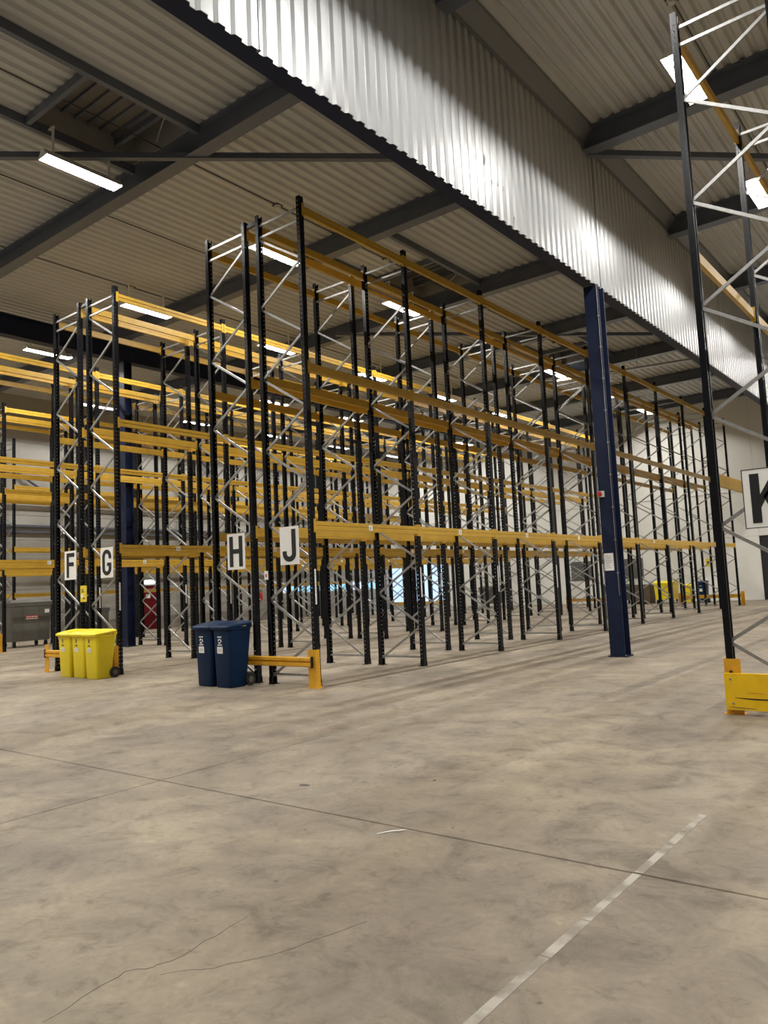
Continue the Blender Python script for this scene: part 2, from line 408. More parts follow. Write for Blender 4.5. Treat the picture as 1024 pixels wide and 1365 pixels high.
# back wall: white panels
wb = struct(ob('wall_back', MB().box(XL, XR, YB + .02, YB + .25, 0, 11).mesh('wall_back', 'wall_joint')))
WB_WIN = (-30.0, -25.9, .40, 3.1); DR = (-8.40, -5.4, 3.0)
x = XL
colx = [XL, -28, -25.9, -23, -20, -17, -14, -11, -8.40, -5.4, -2, 2, 6, 10, XR]
for i in range(len(colx) - 1):
    for (z0, z1) in ((0, 3.0), (3.0, 5.2), (5.2, 9.95)):
        a, b_ = colx[i] + .004, colx[i + 1] - .004; zz0 = z0 + .004; zz1 = z1 - .004
        if z0 == 0 and colx[i] == -8.40: continue
        if z0 == 0 and colx[i] < -26:
            ob('wall_panel', MB().box(a, b_, YB, YB + .04, 0.0, WB_WIN[2] - .03).mesh('wall_panel', 'wall_white'), wb)
            continue
        ob('wall_panel', MB().box(a, b_, YB, YB + .04, zz0, zz1).mesh('wall_panel', 'wall_white'), wb)
w5 = struct(ob('window_5', MB().box(XL + .02, -25.95, YB + .01, YB + .018, .40, 2.98).mesh('window_back', 'dayglass_pale')))
for i in range(3):
    a = XL + .06 + i * 1.5; b_ = a + 1.42
    ob('pane', MB().box(a, b_, YB + .002, YB + .008, .45, 2.94).mesh('pane', 'dayglass_pale'), w5)
    ob('mullion', MB().box(b_ + .0, b_ + .08, YB - .02, YB + .01, .40, 2.98).mesh('mullion', 'steel_grey'), w5)
ob('window_sill', MB().box(XL + .02, -25.95, YB - .10, YB + .01, .24, .40).mesh('window_sill', 'guard_yellow'), w5)
d2 = struct(ob('door_2', MB().box(DR[0] + .06, DR[1] - .06, YB + .005, YB + .018, .01, DR[2] - .06).mesh('door_leaf', 'dark_opening')))
for (a, b_, z0, z1) in ((DR[0], DR[0] + .06, 0, DR[2]), (DR[1] - .06, DR[1], 0, DR[2]), (DR[0], DR[1], DR[2] - .06, DR[2])):
    ob('door_frame', MB().box(a, b_, YB - .015, YB + .018, z0, z1).mesh('door_frame', 'black'), d2)
for i, (a, b_) in enumerate(((-17.95, -16.75), (-15.75, -14.0))):
    w = struct(ob('window_%d' % (6 + i), MB().box(a, b_, YB - .03, YB - .002, 1.26, 2.28).mesh('shutter', 'shutter')))
    for z in (1.5, 1.76, 2.02): ob('shutter_rail', MB().box(a + .02, b_ - .02, YB - .04, YB - .03, z, z + .02).mesh('shutter_rail', 'shutter'), w)
trim(MB().box(XL, XR, YB - .03, YB - .002, 5.17, 5.23).mesh('wall_strip', 'wall_white'))
struct(ob('wall_right', MB().box(XR, XR + .2, YF, YB, 0, 11).mesh('wall_right', 'wall_grey')))
struct(ob('wall_front', MB().box(XL, XR, YF - .2, YF, 0, 11).mesh('wall_front', 'wall_grey')))

# ------------------------------------------------------------------ lamps
def lamp(x, y, label, group, arm=False, off=None):
    # off: aisle and place word for a lamp of the same rows that hangs outside the picture
    end = '_%s_offscreen' % off if off else ''
    L = thing('batten_lamp', label, 'lamp', (x, y, 9.30), 0, group)
    ob('housing', LM['h'], L); ob('diffuser' + end, LM['d'], L)
    for a in (0, PI): ob('reflector', LM['w'], L, (0, 0, 0), (0, 0, a))
    for s in (-.55, .55):
        ob('hanger', LM['rs'] if arm else LM['r'], L, (0, s, 0))
        if arm: ob('support_arm', LM['a'], L, (0, s, 0))
    for s in (-.745, .745): ob('end_cap', LM['e'], L, (0, s, 0))
    lt = bpy.data.lights.new('lamp_light' + end, 'AREA'); lt.shape = 'RECTANGLE'; lt.size = .05; lt.size_y = 1.42; lt.energy = LAMP_W; lt.color = LAMP_COL
    o = ob('lamp_light' + end, lt, L, (0, 0, -.016))
    return L
LM = {}
LM['h'] = MB().extrude([(-.075, -.01), (.075, -.01), (.05, .055), (-.05, .055)], 'y', -.74, .74).mesh('housing', 'lamp_body')
LM['d'] = MB().extrude([(-.05, -.0135), (.05, -.0135), (.062, -.0105), (-.062, -.0105)], 'y', -.73, .73).mesh('diffuser', 'lamp_glow')
LM['w'] = MB().extrude([(.072, -.008), (.145, -.085), (.149, -.082), (.076, -.002)], 'y', -.735, .735).mesh('reflector', 'lamp_body')
LM['r'] = MB().box(-.012, .012, -.02, .02, .055, ZC - 9.30 - .002).mesh('hanger', 'lamp_body')
LM['rs'] = MB().box(-.012, .012, -.02, .02, .055, ZC - 9.30 - .08).mesh('hanger', 'lamp_body')
LM['a'] = MB().box(-.13, .03, -.02, .02, ZC - 9.30 - .08, ZC - 9.30 - .055).mesh('support_arm', 'lamp_body')
LM['e'] = MB().extrude([(-.15, -.087), (.15, -.087), (.078, .0), (.055, .058), (-.055, .058), (-.078, .0)], 'y', -.006, .006).mesh('end_cap', 'lamp_body')
ORD = ['first', 'second', 'third', 'fourth', 'fifth', 'sixth', 'seventh', 'eighth', 'ninth']
# places in the grid where the photograph shows no lit lamp
UNLIT = {(-22.6, 2), (-22.6, 5), (-17.38, 6), (-12.32, 3)}
# grid places that fall inside the picture; the rows run on outside it
SEEN = {-27.7: (2, 3, 4, 5, 6), -22.6: (1, 3, 4, 6), -17.38: (1, 2, 3, 4, 5), -12.32: (0, 1, 2, 4, 5, 6), -3.05: (1, 2), 2.1: ()}
for x, where, aisle in ((-27.7, 'the rack on the grey wall', 'grey_wall'), (-22.6, 'the aisle beyond racks D and E', 'racks_c_d'), (-17.38, 'the aisle of racks E and F', 'racks_e_f'), (-12.32, 'the aisle of racks G and H', 'racks_g_h'), (-3.05, 'the wide hall beside rack K', 'wide_hall'), (2.1, 'the wide hall past rack K', 'past_rack_k')):
    ks = [k for k in range(6, -3 if x < -10 else -2, -1) if (x, k) not in UNLIT]
    for r_, k in enumerate(ks):
        lamp(x, 7.29 + 4.87 * k, 'white batten lamp over %s, %s from the white wall' % (where, ORD[r_]), 'batten lamps over ' + where, x == -12.32 and k in (0, 2, 4), None if k in SEEN[x] else aisle + '_' + ORD[r_])

# ------------------------------------------------------------------ pallet racking
def post_mesh():
    b = MB(); wy = .05; dx = .07
    ycols = [-.05, -.031, -.022, .022, .031, .05]; xcols = [0, -.030, -.040, -.07]
    zs = [0.0]; z = .06; 
    while z + .034 < HP - .03: zs += [z, z + .016]; z += .075
    zs.append(HP)
    idx = {}
    def V(x, y, z):
        k_ = (round(x, 4), round(y, 4), round(z, 4))
        if k_ not in idx: idx[k_] = len(b.v); b.v.append(k_)
        return idx[k_]
    for i in range(len(zs) - 1):
        hole = (i % 2 == 1); z0, z1 = zs[i], zs[i + 1]
        for j in range(5):
            if hole and j in (1, 3): continue
            b.f.append((V(0, ycols[j], z0), V(0, ycols[j + 1], z0), V(0, ycols[j + 1], z1), V(0, ycols[j], z1)))
        for s in (-1, 1):
            for j in range(3):
                if hole and j == 1: continue
                q = [V(xcols[j], s * wy, z0), V(xcols[j + 1], s * wy, z0), V(xcols[j + 1], s * wy, z1), V(xcols[j], s * wy, z1)]
                b.f.append(tuple(q if s < 0 else q[::-1]))
    for s in (-1, 1):
        q = [V(-dx, s * wy, 0), V(-dx, s * .026, 0), V(-dx, s * .026, HP), V(-dx, s * wy, HP)]
        b.quad((-dx, s * wy, 0), (-dx, s * .026, 0), (-dx, s * .026, HP), (-dx, s * wy, HP))
    return b.mesh('upright_post', 'upright')
def channel(L, w=.036, d=.024, t=.004):
    # open side towards +y, length along x, centred
    p = [(-d / 2, -w / 2), (d / 2, -w / 2), (d / 2, -w / 2 + t), (-d / 2 + t, -w / 2 + t), (-d / 2 + t, w / 2 - t), (d / 2, w / 2 - t), (d / 2, w / 2), (-d / 2, w / 2)]
    return MB().extrude(p, 'x', -L / 2, L / 2)
SP = 0.605
RM = {}
RM['post'] = post_mesh()
RM['foot'] = MB().loft([[(-.115, -.075, 0), (.008, -.075, 0), (.008, .075, 0), (-.115, .075, 0)], [(-.115, -.075, .008), (.008, -.075, .008), (.008, .075, .008), (-.105, .075, .008)]]).box(-.072, .004, -.056, -.051, .008, .10).box(-.072, .004, .051, .056, .008, .10).mesh('foot_plate', 'upright')
LB = D - .07
RM['diag'] = channel(math.hypot(LB, SP)).mesh('diagonal_brace', 'galv')
RM['horz'] = channel(LB).mesh('cross_brace', 'galv')
def beam_profile():
    # x outwards (aisle side), z; stepped box beam with a groove along both faces
    return [(-.045, -.07), (.006, -.07), (.006, -.012), (-.002, -.006), (-.002, .004), (.006, .010), (.006, .07), (-.022, .07), (-.022, .045), (-.045, .045)]
BL = BAY - .1
RM['beam'] = MB().extrude(beam_profile(), 'y', .0, BL).mesh('beam', 'beam_yellow')
def conn(b, y, s):
    # s = +1: at the beam's start (post on -y side)
    b.box(.001, .010, min(y, y - s * .045), max(y, y - s * .045), -.105, .105)
    b.box(-.05, .010, min(y, y + s * .006), max(y, y + s * .006), -.105, .105)
    return b
RM['conn0'] = conn(MB(), 0, 1).mesh('connector', 'beam_yellow')
RM['conn1'] = conn(MB(), BL, -1).mesh('connector', 'beam_yellow')
bb = MB().extrude(beam_profile(), 'y', .0, BL); conn(bb, 0, 1); conn(bb, BL, -1)
RM['beamc'] = bb.mesh('beam', 'beam_yellow')
RM['plate'] = MB().box(.0065, .009, -.05, .05, -.045, .045).mesh('number_plate', 'white')
mk = MB().box(.0005, .003, -.016, .016, 1.24, 1.78).mesh('height_marker', 'white')
mm = MB()
for i in range(11): mm.box(.0025, .004, -.004, .008, 1.27 + i * .046, 1.285 + i * .046)
mkm = mm.mesh('marker_marks', 'greyink')
RM['spacer'] = MB().box(-.5, .5, -.02, .02, -.03, .03).mesh('row_spacer', 'upright')

def rack(letter, x, side, frames, levels, label, detail=True, spacer=0.0, plates=()):
    """x = aisle face, side = +1 when the aisle lies towards +x"""
    R = thing('pallet_rack', label, 'rack', (x, Y0 + BAY * frames[0], 0), 0, None)
    o = lambda y: y - (Y0 + BAY * frames[0])
    s = side
    for k in frames:
        y = o(Y0 + BAY * k)
        for (px, face) in ((0, 0 if s > 0 else PI), (-s * D, PI if s > 0 else 0)):
            P = ob('upright_post', RM['post'], R, (px, y, 0), (0, 0, face))
            ob('foot_plate', RM['foot'], P)
            if px == 0 and k <= frames[0] + 4 and detail:
                h = ob('height_marker', mk, P)
                if k <= frames[0] + 1: ob('marker_marks', mkm, P)
        # zig-zag bracing: rear node low, front node .605 higher
        z = .115; front = False
        xr, xf_ = -s * (D - .035), -s * .035
        for i in range(12):
            z2 = z + SP
            a = (xf_ if front else xr); b_ = (xr if front else xf_)
            ang = -math.atan2(z2 - z, b_ - a)
            ob('diagonal_brace', RM['diag'], R, ((a + b_) / 2, y + (.012 if i % 2 else -.012), (z + z2) / 2), (0, ang, 0))
            z = z2; front = not front
        for zh in (.16, 7.41, 7.62):
            ob('cross_brace', RM['horz'], R, (-s * D / 2, y - .005, zh), (0, 0, 0))
        if spacer and (k % 2 == frames[0] % 2):
            for zh in (7.70,):
                sp = ob('row_spacer', RM['spacer'], R, (-s * (D + spacer / 2 - .006), y, zh), None, (spacer - .012, 1, 1))
    for k in frames[:-1]:
        y = o(Y0 + BAY * k) + .05
        for li, z in enumerate(levels):
            # front beam and rear beam (rear faces the other way)
            for rear in (0, 1):
                fx = 0 if not rear else -s * D
                flip = (s < 0) != bool(rear)
                if not flip: B = ob('beam', RM['beam'] if detail else RM['beamc'], R, (fx, y, z))
                else: B = ob('beam', RM['beam'] if detail else RM['beamc'], R, (fx, y + BL, z), (0, 0, PI))
                if detail:
                    ob('connector', RM['conn0'], B); ob('connector', RM['conn1'], B)
                    if li == 0 and not rear and k <= 5:
                        pl = ob('number_plate', RM['plate'], B, (0, BL / 2, 0))
                        if k <= 2:
                            # lettering faces the aisle
                            ob('plate_lettering', text_mesh('%s%d' % (letter, k + 1), .062, 'ink', .001), B, (.0095, BL / 2, -.004), (PI / 2, 0, PI / 2))
    return R
G = 0.278
XJ = -8.17; XH = XJ - 2 * D - G; XG = -13.42; XFF = XG - 2 * D - G
XE = -18.69; XD = XE - 2 * D - G; XC = -23.97; XB = XC - 2 * D - G; XA = -29.05; XK = -2.27
LV = (2.455, 4.98, 7.58)
f10 = list(range(10))
rack('J', XJ, 1, f10, LV, 'tall black pallet rack with yellow beams carrying the J sign', True, G)
rack('H', XH, -1, f10, LV, 'tall black pallet rack with yellow beams carrying the H sign', True)
rack('G', XG, 1, f10, LV, 'tall black pallet rack with yellow beams carrying the G sign', True, G)
rack('F', XFF, -1, f10, LV, 'tall black pallet rack with yellow beams carrying the F sign', True)
rack('E', XE, 1, f10, LV, 'black and yellow pallet rack facing the F rack across its aisle', True, G)
rack('D', XD, -1, f10, LV, 'black and yellow pallet rack standing back to back with the one facing rack F', False)
rack('C', XC, 1, f10[1:], LV, 'black and yellow pallet rack with a yellow foot guard before the grey container', False, G)
rack('B', XB, -1, f10[1:], LV, 'black and yellow pallet rack over the grey wheeled container', False)
rack('A', XA, 1, f10[2:], (1.76, 3.52, 5.9), 'black and yellow pallet rack set along the grey panelled wall', False)
rack('K', XK, -1, f10[:7], LV, 'tall black pallet rack behind the yellow plank guard with the K sign', True)

# ------------------------------------------------------------------ letter signs
def arc(cx, cz, rx, rz, a0, a1, n):
    return [(cx + rx * math.cos(a0 + (a1 - a0) * i / n), cz + rz * math.sin(a0 + (a1 - a0) * i / n)) for i in range(n + 1)]
def band(b, outer, inner, y0, y1):
    rings = [[(p[0], y0, p[1]), (p[0], y1, p[1]), (q[0], y1, q[1]), (q[0], y0, q[1])] for p, q in zip(outer, inner)]
    b.loft(rings)
def letter_mesh(ch):
    b = MB(); y0, y1 = -.010, -.0065; w = .325; h = .51; t = .090
    x0, x1, z0, z1 = -w / 2, w / 2, -h / 2, h / 2
    if ch == 'F':
        b.box(x0 + .02, x0 + .02 + t, y0, y1, z0, z1); b.box(x0 + .02 + t, x1, y0, y1, z1 - t * .9, z1); b.box(x0 + .02 + t, x1 - .03, y0, y1, -.02, -.02 + t * .9)
    if ch == 'H':
        b.box(x0, x0 + t, y0, y1, z0, z1); b.box(x1 - t, x1, y0, y1, z0, z1); b.box(x0 + t, x1 - t, y0, y1, -.035, .04)
    if ch == 'J':
        xa = x1 - .02; b.box(xa - t, xa, y0, y1, z0 + .13, z1)
        cx = (x0 + .01 + xa) / 2; R_ = (xa - x0 - .01) / 2
        band(b, arc(cx, z0 + .13, R_, .13, 0, -PI, 14), arc(cx, z0 + .13, R_ - t, .13 - t * .9, 0, -PI, 14), y0, y1)
        b.box(x0 + .01, x0 + .01 + t, y0, y1, z0 + .13, z0 + .17)
    if ch == 'K':
        b.box(x0, x0 + t, y0, y1, z0, z1)
        b.extrude([(x0 + t, -.07), (x1 - .105, z1), (x1, z1), (x0 + t, .035 - .0)][0:3] + [(x0 + t, .06 - .01)], 'y', y0, y1) if False else None
        b.extrude([(x0 + t, -.10), (x0 + t, .035), (x1 - .10, z1), (x1, z1), (x0 + t + .055, .0)], 'y', y0, y1)
        b.extrude([(x0 + t + .03, .015), (x0 + t + .085, .085), (x1 + .005, z0), (x1 - .095, z0)], 'y', y0, y1)
    if ch == 'G':
        rx = w / 2 - .005; zt = z1 - .14; zb_ = z0 + .14
        band(b, arc(0, zt, rx, .14, .12, PI, 14), arc(0, zt, rx - t, .14 - t * .85, .12, PI, 14), y0, y1)
        b.box(-rx, -rx + t, y0, y1, zb_, zt)
        band(b, arc(0, zb_, rx, .14, PI, 2 * PI, 14), arc(0, zb_, rx - t, .14 - t * .85, PI, 2 * PI, 14), y0, y1)
        b.box(rx - t, rx, y0, y1, zb_, -.005); b.box(.01, rx - t, y0, y1, -.07, -.005)
        b.box(rx - t, rx, y0, y1, zt - .04, zt + .02)
    return b.mesh('letter', 'black')
for ch, x, z, ww in (('F', -15.085, 2.205, .45), ('G', -13.73, 2.19, .44), ('H', -9.885, 2.16, .44), ('J', -8.625, 2.173, .42), ('K', -1.715, 2.19, .46)):
    sg = thing('row_sign', 'white rectangular sign with a large black letter %s on the rack end' % ch, 'sign', (x, 8.585, z))
    hh = .30
    ob('plate', MB().box(-ww / 2, ww / 2, -.006, 0, -hh, hh).mesh('plate', 'white'), sg)
    if ch == 'K':
        for (a, b_, c, d_) in ((-ww / 2 - .008, ww / 2 + .008, hh, hh + .008), (-ww / 2 - .008, ww / 2 + .008, -hh - .008, -hh), (-ww / 2 - .008, -ww / 2, -hh, hh), (ww / 2, ww / 2 + .008, -hh, hh)):
            ob('edge_strip', MB().box(a, b_, -.009, .0, c, d_).mesh('edge_strip', 'black'), sg)
    ob('letter', letter_mesh(ch), sg)
    ob('bracket', MB().box(-.02, .02, 0, .055, hh - .12, hh - .08).box(-.02, .02, 0, .055, -hh + .08, -hh + .12).mesh('bracket', 'galv'), sg)

# ------------------------------------------------------------------ rack end guards
def corner_post(g, x, sx, ydir=-1, h=.57):
    p = ob('corner_post', None, None)
    bpy.data.objects.remove(p)
    b = MB(); w = .085
    # bent steel angle wrapping the outer corner of the upright, splayed foot
    y_out = ydir * .075; t = .008
    prof = lambda s_: [(x + sx * w * s_, y_out * s_), (x - sx * .075, y_out * s_), (x - sx * .075, y_out * s_ - ydir * t), (x + sx * (w * s_ - t), y_out * s_ - ydir * t), (x + sx * (w * s_ - t), -y_out * .2), (x + sx * w * s_, -y_out * .2)]
    pr = lambda z, s_: [(q[0], q[1], z) for q in (prof(s_) if sx * ydir > 0 else prof(s_)[::-1])]
    b.loft([pr(.006, 1.12), pr(.14, 1.0), pr(h, 1.0)])
    P = ob('corner_post', b.mesh('corner_post', 'guard_yellow'), g)
    ob('foot_plate', MB().box(min(x - sx * .09, x + sx * .125), max(x - sx * .09, x + sx * .125), min(ydir * .10, -ydir * .055), max(ydir * .10, -ydir * .055), 0, .006).mesh('foot_plate', 'guard_yellow'), P)
    for z in (.36, .43):
        ob('bolt', MB().tube((x + sx * .02, ydir * .075, z), (x + sx * .02, ydir * .095, z), .016, 6).mesh('bolt', 'black'), P)
    return P
def rail_profile(yd):
    # W-shaped guard rail section in (y, z)
    q = [(0, .31), (-.03, .325), (-.03, .365), (-.004, .378), (-.004, .392), (-.03, .405), (-.03, .445), (0, .46), (.006, .46), (.006, .31)]
    q = [(a * (1 if yd < 0 else -1), z) for a, z in q]
    return q if yd < 0 else q[::-1]
def end_guard(x0, x1, y, yd, label, rail=True):
    g = thing('end_guard', label, 'guard', (0, y, 0))
    corner_post(g, x0, -1, yd); corner_post(g, x1, 1, yd)
    if rail:
        pr = rail_profile(yd)
        r = MB().loft([[(x0 - .02, p[0] + yd * .082, p[1]) for p in pr], [(x1 + .02, p[0] + yd * .082, p[1]) for p in pr]]).mesh('guard_rail', 'guard_yellow')
        rr = ob('guard_rail', r, g)
        for xx in (x0 + .0, x1 - .0):
            ob('end_plate', MB().box(xx - .03 if xx == x0 else xx + .02, xx - .02 if xx == x0 else xx + .03, min(yd * .075, yd * .125), max(yd * .075, yd * .125), .30, .47).mesh('end_plate', 'black'), rr)
    return g
end_guard(XH - .06, XJ + .06, Y0 - .135, -1, 'yellow guard rail across the rack end under the H and J signs')
end_guard(XFF - .03, XG + .03, Y0 - .135, -1, 'yellow guard rail across the rack end behind the yellow bins')
end_guard(XD - .03, XE + .03, Y0 - .135, -1, 'yellow guard rail across the end of the rack facing rack F')
end_guard(XB - .03, XC + .03, Y0 + BAY - .135, -1, 'yellow guard rail beside the grey wheeled container')
end_guard(XH - .06, XJ + .06, Y0 + 9 * BAY + .135, 1, 'yellow guard rail at the far white-wall end of racks H and J')
end_guard(XFF - .03, XG + .03, Y0 + 9 * BAY + .135, 1, 'yellow guard rail at the far white-wall end of racks F and G')
# plank guard under K
g = thing('plank_guard', 'scuffed yellow plank guard at the foot of the K rack', 'guard', (0, Y0 - .13, 0))
corner_post(g, XK + .10, -1, -1, .56); corner_post(g, XK + 2 * D + G, 1, -1, .56)
pk = ob('plank', MB().box(XK + .02, XK + 2 * D + G + .08, -.135, -.085, .055, .42).mesh('plank', 'plank_yellow'), g)
for (x, z) in ((XK + .08, .36), (XK + .09, .12), (XK + 1.0, .36), (XK + 1.0, .12)):
    ob('bolt', MB().tube((x, -.135, z), (x, -.140, z), .012, 8).mesh('bolt', 'galv'), pk)
def scrape(pts, w0):
    b = MB(); rings = []
    for i, (x, z) in enumerate(pts):
        w = w0 * math.sin(PI * (i + .4) / len(pts))
        rings.append([(x, -.1352, z - w), (x, -.1362, z - w), (x, -.1362, z + w), (x, -.1352, z + w)])
    return b.loft(rings)
ob('scrape', scrape([(XK + .11, .180), (XK + .20, .172), (XK + .32, .168), (XK + .6, .170), (XK + .9, .165)], .007).mesh('scrape', 'black'), pk)
ob('scrape', scrape([(XK + .05, .085), (XK + .14, .078), (XK + .3, .074)], .004).mesh('scrape', 'carton'), pk)
ob('scrape', scrape([(XK + .22, .225), (XK + .28, .231), (XK + .4, .226)], .006).mesh('scrape', 'guard_yellow'), pk)

# ------------------------------------------------------------------ wheelie bins
def rrect(w, d, cy, z, r, n=4):
    out = []
    for (sx, sy, a0) in ((1, -1, -PI / 2), (1, 1, 0), (-1, 1, PI / 2), (-1, -1, PI)):
        for i in range(n + 1):
            a = a0 + PI / 2 * i / n
            out.append((sx * (w / 2 - r) + r * math.cos(a), cy + sy * (d / 2 - r) + r * math.sin(a), z))
    return out
def bin_meshes(W_, Dp, H_, color):
    """front faces -y, front bottom at y=0"""
    M_ = {}
    b = MB()
    wb_, db = W_ * .80, Dp * .72
    rings = [rrect(wb_ - .02, db - .02, db / 2 + .03, .0, .04), rrect(wb_, db, db / 2 + .03, .02, .045), rrect(W_ * .94, Dp * .96, Dp / 2 - .0, H_ - .10, .05), rrect(W_ * .94, Dp * .96, Dp / 2 - .0, H_ - .095, .05), rrect(W_, Dp, Dp / 2 - .01, H_ - .09, .05), rrect(W_, Dp, Dp / 2 - .01, H_ - .055, .05)]
    M_['body'] = b.loft(rings).mesh('body', color, True)
    lid = MB(); sl = .05
    def lr(w, d, cy, z, r): return [(p[0], p[1], z + (p[1]) / Dp * sl) for p in rrect(w, d, cy, 0, r)]
    lid.loft([lr(W_ + .015, Dp + .05, Dp / 2 - .02, H_ - .065, .05), lr(W_ + .02, Dp + .055, Dp / 2 - .02, H_ - .035, .05), lr(W_ - .02, Dp + .01, Dp / 2 - .02, H_ - .015, .06), lr(W_ - .16, Dp - .14, Dp / 2 - .02, H_ + .005, .06)])
    M_['lid'] = lid.mesh('lid', color, True)
    M_['handle'] = MB().tube((-W_ * .30, Dp + .045, H_ - .03), (W_ * .30, Dp + .045, H_ - .03), .014).box(-W_ * .32, -W_ * .28, Dp - .04, Dp + .05, H_ - .07, H_ - .02).box(W_ * .28, W_ * .32, Dp - .04, Dp + .05, H_ - .07, H_ - .02).mesh('handle', color, True)
    M_['rib'] = MB().box(-W_ * .40, W_ * .40, -.012, .03, H_ - .135, H_ - .115).mesh('rib', color)
    wr = .10
    t = MB(); n = 18
    for sx in (-1, 1):
        pass
    t.tube((-.025, 0, 0), (.025, 0, 0), wr, n)
    M_['wheel'] = t.mesh('wheel', 'rubber', True)
    M_['hub'] = MB().tube((-.028, 0, 0), (.028, 0, 0), wr * .5, 12).mesh('hub', 'bin_grey', True)
    M_['axle'] = MB().tube((-W_ * .42, 0, 0), (W_ * .42, 0, 0), .012).box(-.03, .03, -.10, .0, -.02, .04).mesh('axle', 'rubber')
    M_['recess'] = MB().box(-wb_ * .33, wb_ * .33, -.003, .02, .10, .16).mesh('recess', color)
    return M_
def wheelie(M_, W_, Dp, H_, loc, rz, label, group, stick):
    B = thing('wheelie_bin', label, 'bin', loc, rz, group)
    ob('body', M_['body'], B); L_ = ob('lid', M_['lid'], B); ob('handle', M_['handle'], L_)
    yb = Dp * .72 + .075
    ax = ob('axle', M_['axle'], B, (0, yb, .10))
    for sx in (-1, 1):
        w_ = ob('wheel', M_['wheel'], B, (sx * W_ * .43, yb, .10)); ob('hub', M_['hub'], w_)
    # printed marks on the sloping front face
    slope = math.atan2(.03 + .01, H_ - .12)
    fy = lambda z: .03 - (.03 - Dp * .02) * (z / (H_ - .1)) - .0035
    for (kind, z, sx_, sz, mt) in stick:
        tilt = math.atan2(.03 - Dp * .02, H_ - .1)
        s = ob(kind, MB().box(-sx_ / 2, sx_ / 2, -.0015, .0015, -sz / 2, sz / 2).mesh(kind, mt), B, (-W_ * .09, fy(z), z), (tilt, 0, 0))
        if kind == 'sticker':
            q = MB()
            for i in range(2): q.box(-sx_ * .32, sx_ * .32, -.0025, -.0015, -.018 + i * .024, -.010 + i * .024)
            ob('sticker_print', q.mesh('sticker_print', 'greyink'), s)
        if kind == 'recycling_mark':
            pass
    return B
def arrows_mark(mt):
    b = MB()
    for i in range(3):
        a = PI / 2 + 2 * PI * i / 3
        o_ = arc(0, 0, .042, .042, a, a + 1.5, 5); n_ = arc(0, 0, .020, .020, a, a + 1.5, 5)
        rings = [[(p[0], -.0015, p[1]), (p[0], .0015, p[1]), (q[0], .0015, q[1]), (q[0], -.0015, q[1])] for p, q in zip(o_, n_)]
        b.loft(rings)
    return b.mesh('recycling_mark', mt)
WB_, DB_, HB_ = .45, .47, .985
MBl = bin_meshes(WB_, DB_, HB_, 'bin_blue')
ST_B = [('lettering_line', .79, .095, .016, 'white'), ('lettering_line', .665, .10, .016, 'white'), ('sticker', .585, .13, .105, 'white')]
rm_white = arrows_mark('white')
for i, (x, y, rz, lb) in enumerate(((-10.085, 7.99, .0, 'dark blue wheelie bin on the rack G side of the blue pair'), (-9.605, 7.97, .0, 'dark blue wheelie bin next to the yellow guard rail under sign J'))):
    B = wheelie(MBl, WB_, DB_, HB_, (x, y, 0), rz, lb, 'blue wheelie bins', ST_B)
    ob('recycling_mark', rm_white, B, (-WB_ * .09, .012, .725), (.03, 0, 0))
WY_, DY_, HY_ = .475, .43, .865
MYe = bin_meshes(WY_, DY_, HY_, 'bin_yellow')
ST_Y = [('mark', .70, .028, .07, 'ink'), ('mark', .612, .075, .022, 'ink'), ('sticker', .53, .13, .075, 'white')]
for i, (x, y, lb) in enumerate(((-14.325, 7.99, 'yellow wheelie bin at the rack F end of the yellow three'), (-13.825, 7.985, 'middle yellow wheelie bin of the three before sign G'), (-13.325, 7.95, 'yellow wheelie bin at the rack H end of the yellow three'))):
    wheelie(MYe, WY_, DY_, HY_, (x, y, 0), .0, lb, 'yellow wheelie bins', ST_Y)
# bins at the far wall
wheelie(MBl, WB_, DB_, HB_, (-10.55, 37.0, 0), .0, 'dark blue wheelie bin standing far off by the white wall', None, ST_B)
wheelie(MYe, WY_, DY_, HY_, (-11.32, 37.1, 0), .0, 'yellow wheelie bin far off beside the lone blue bin', None, ST_Y)

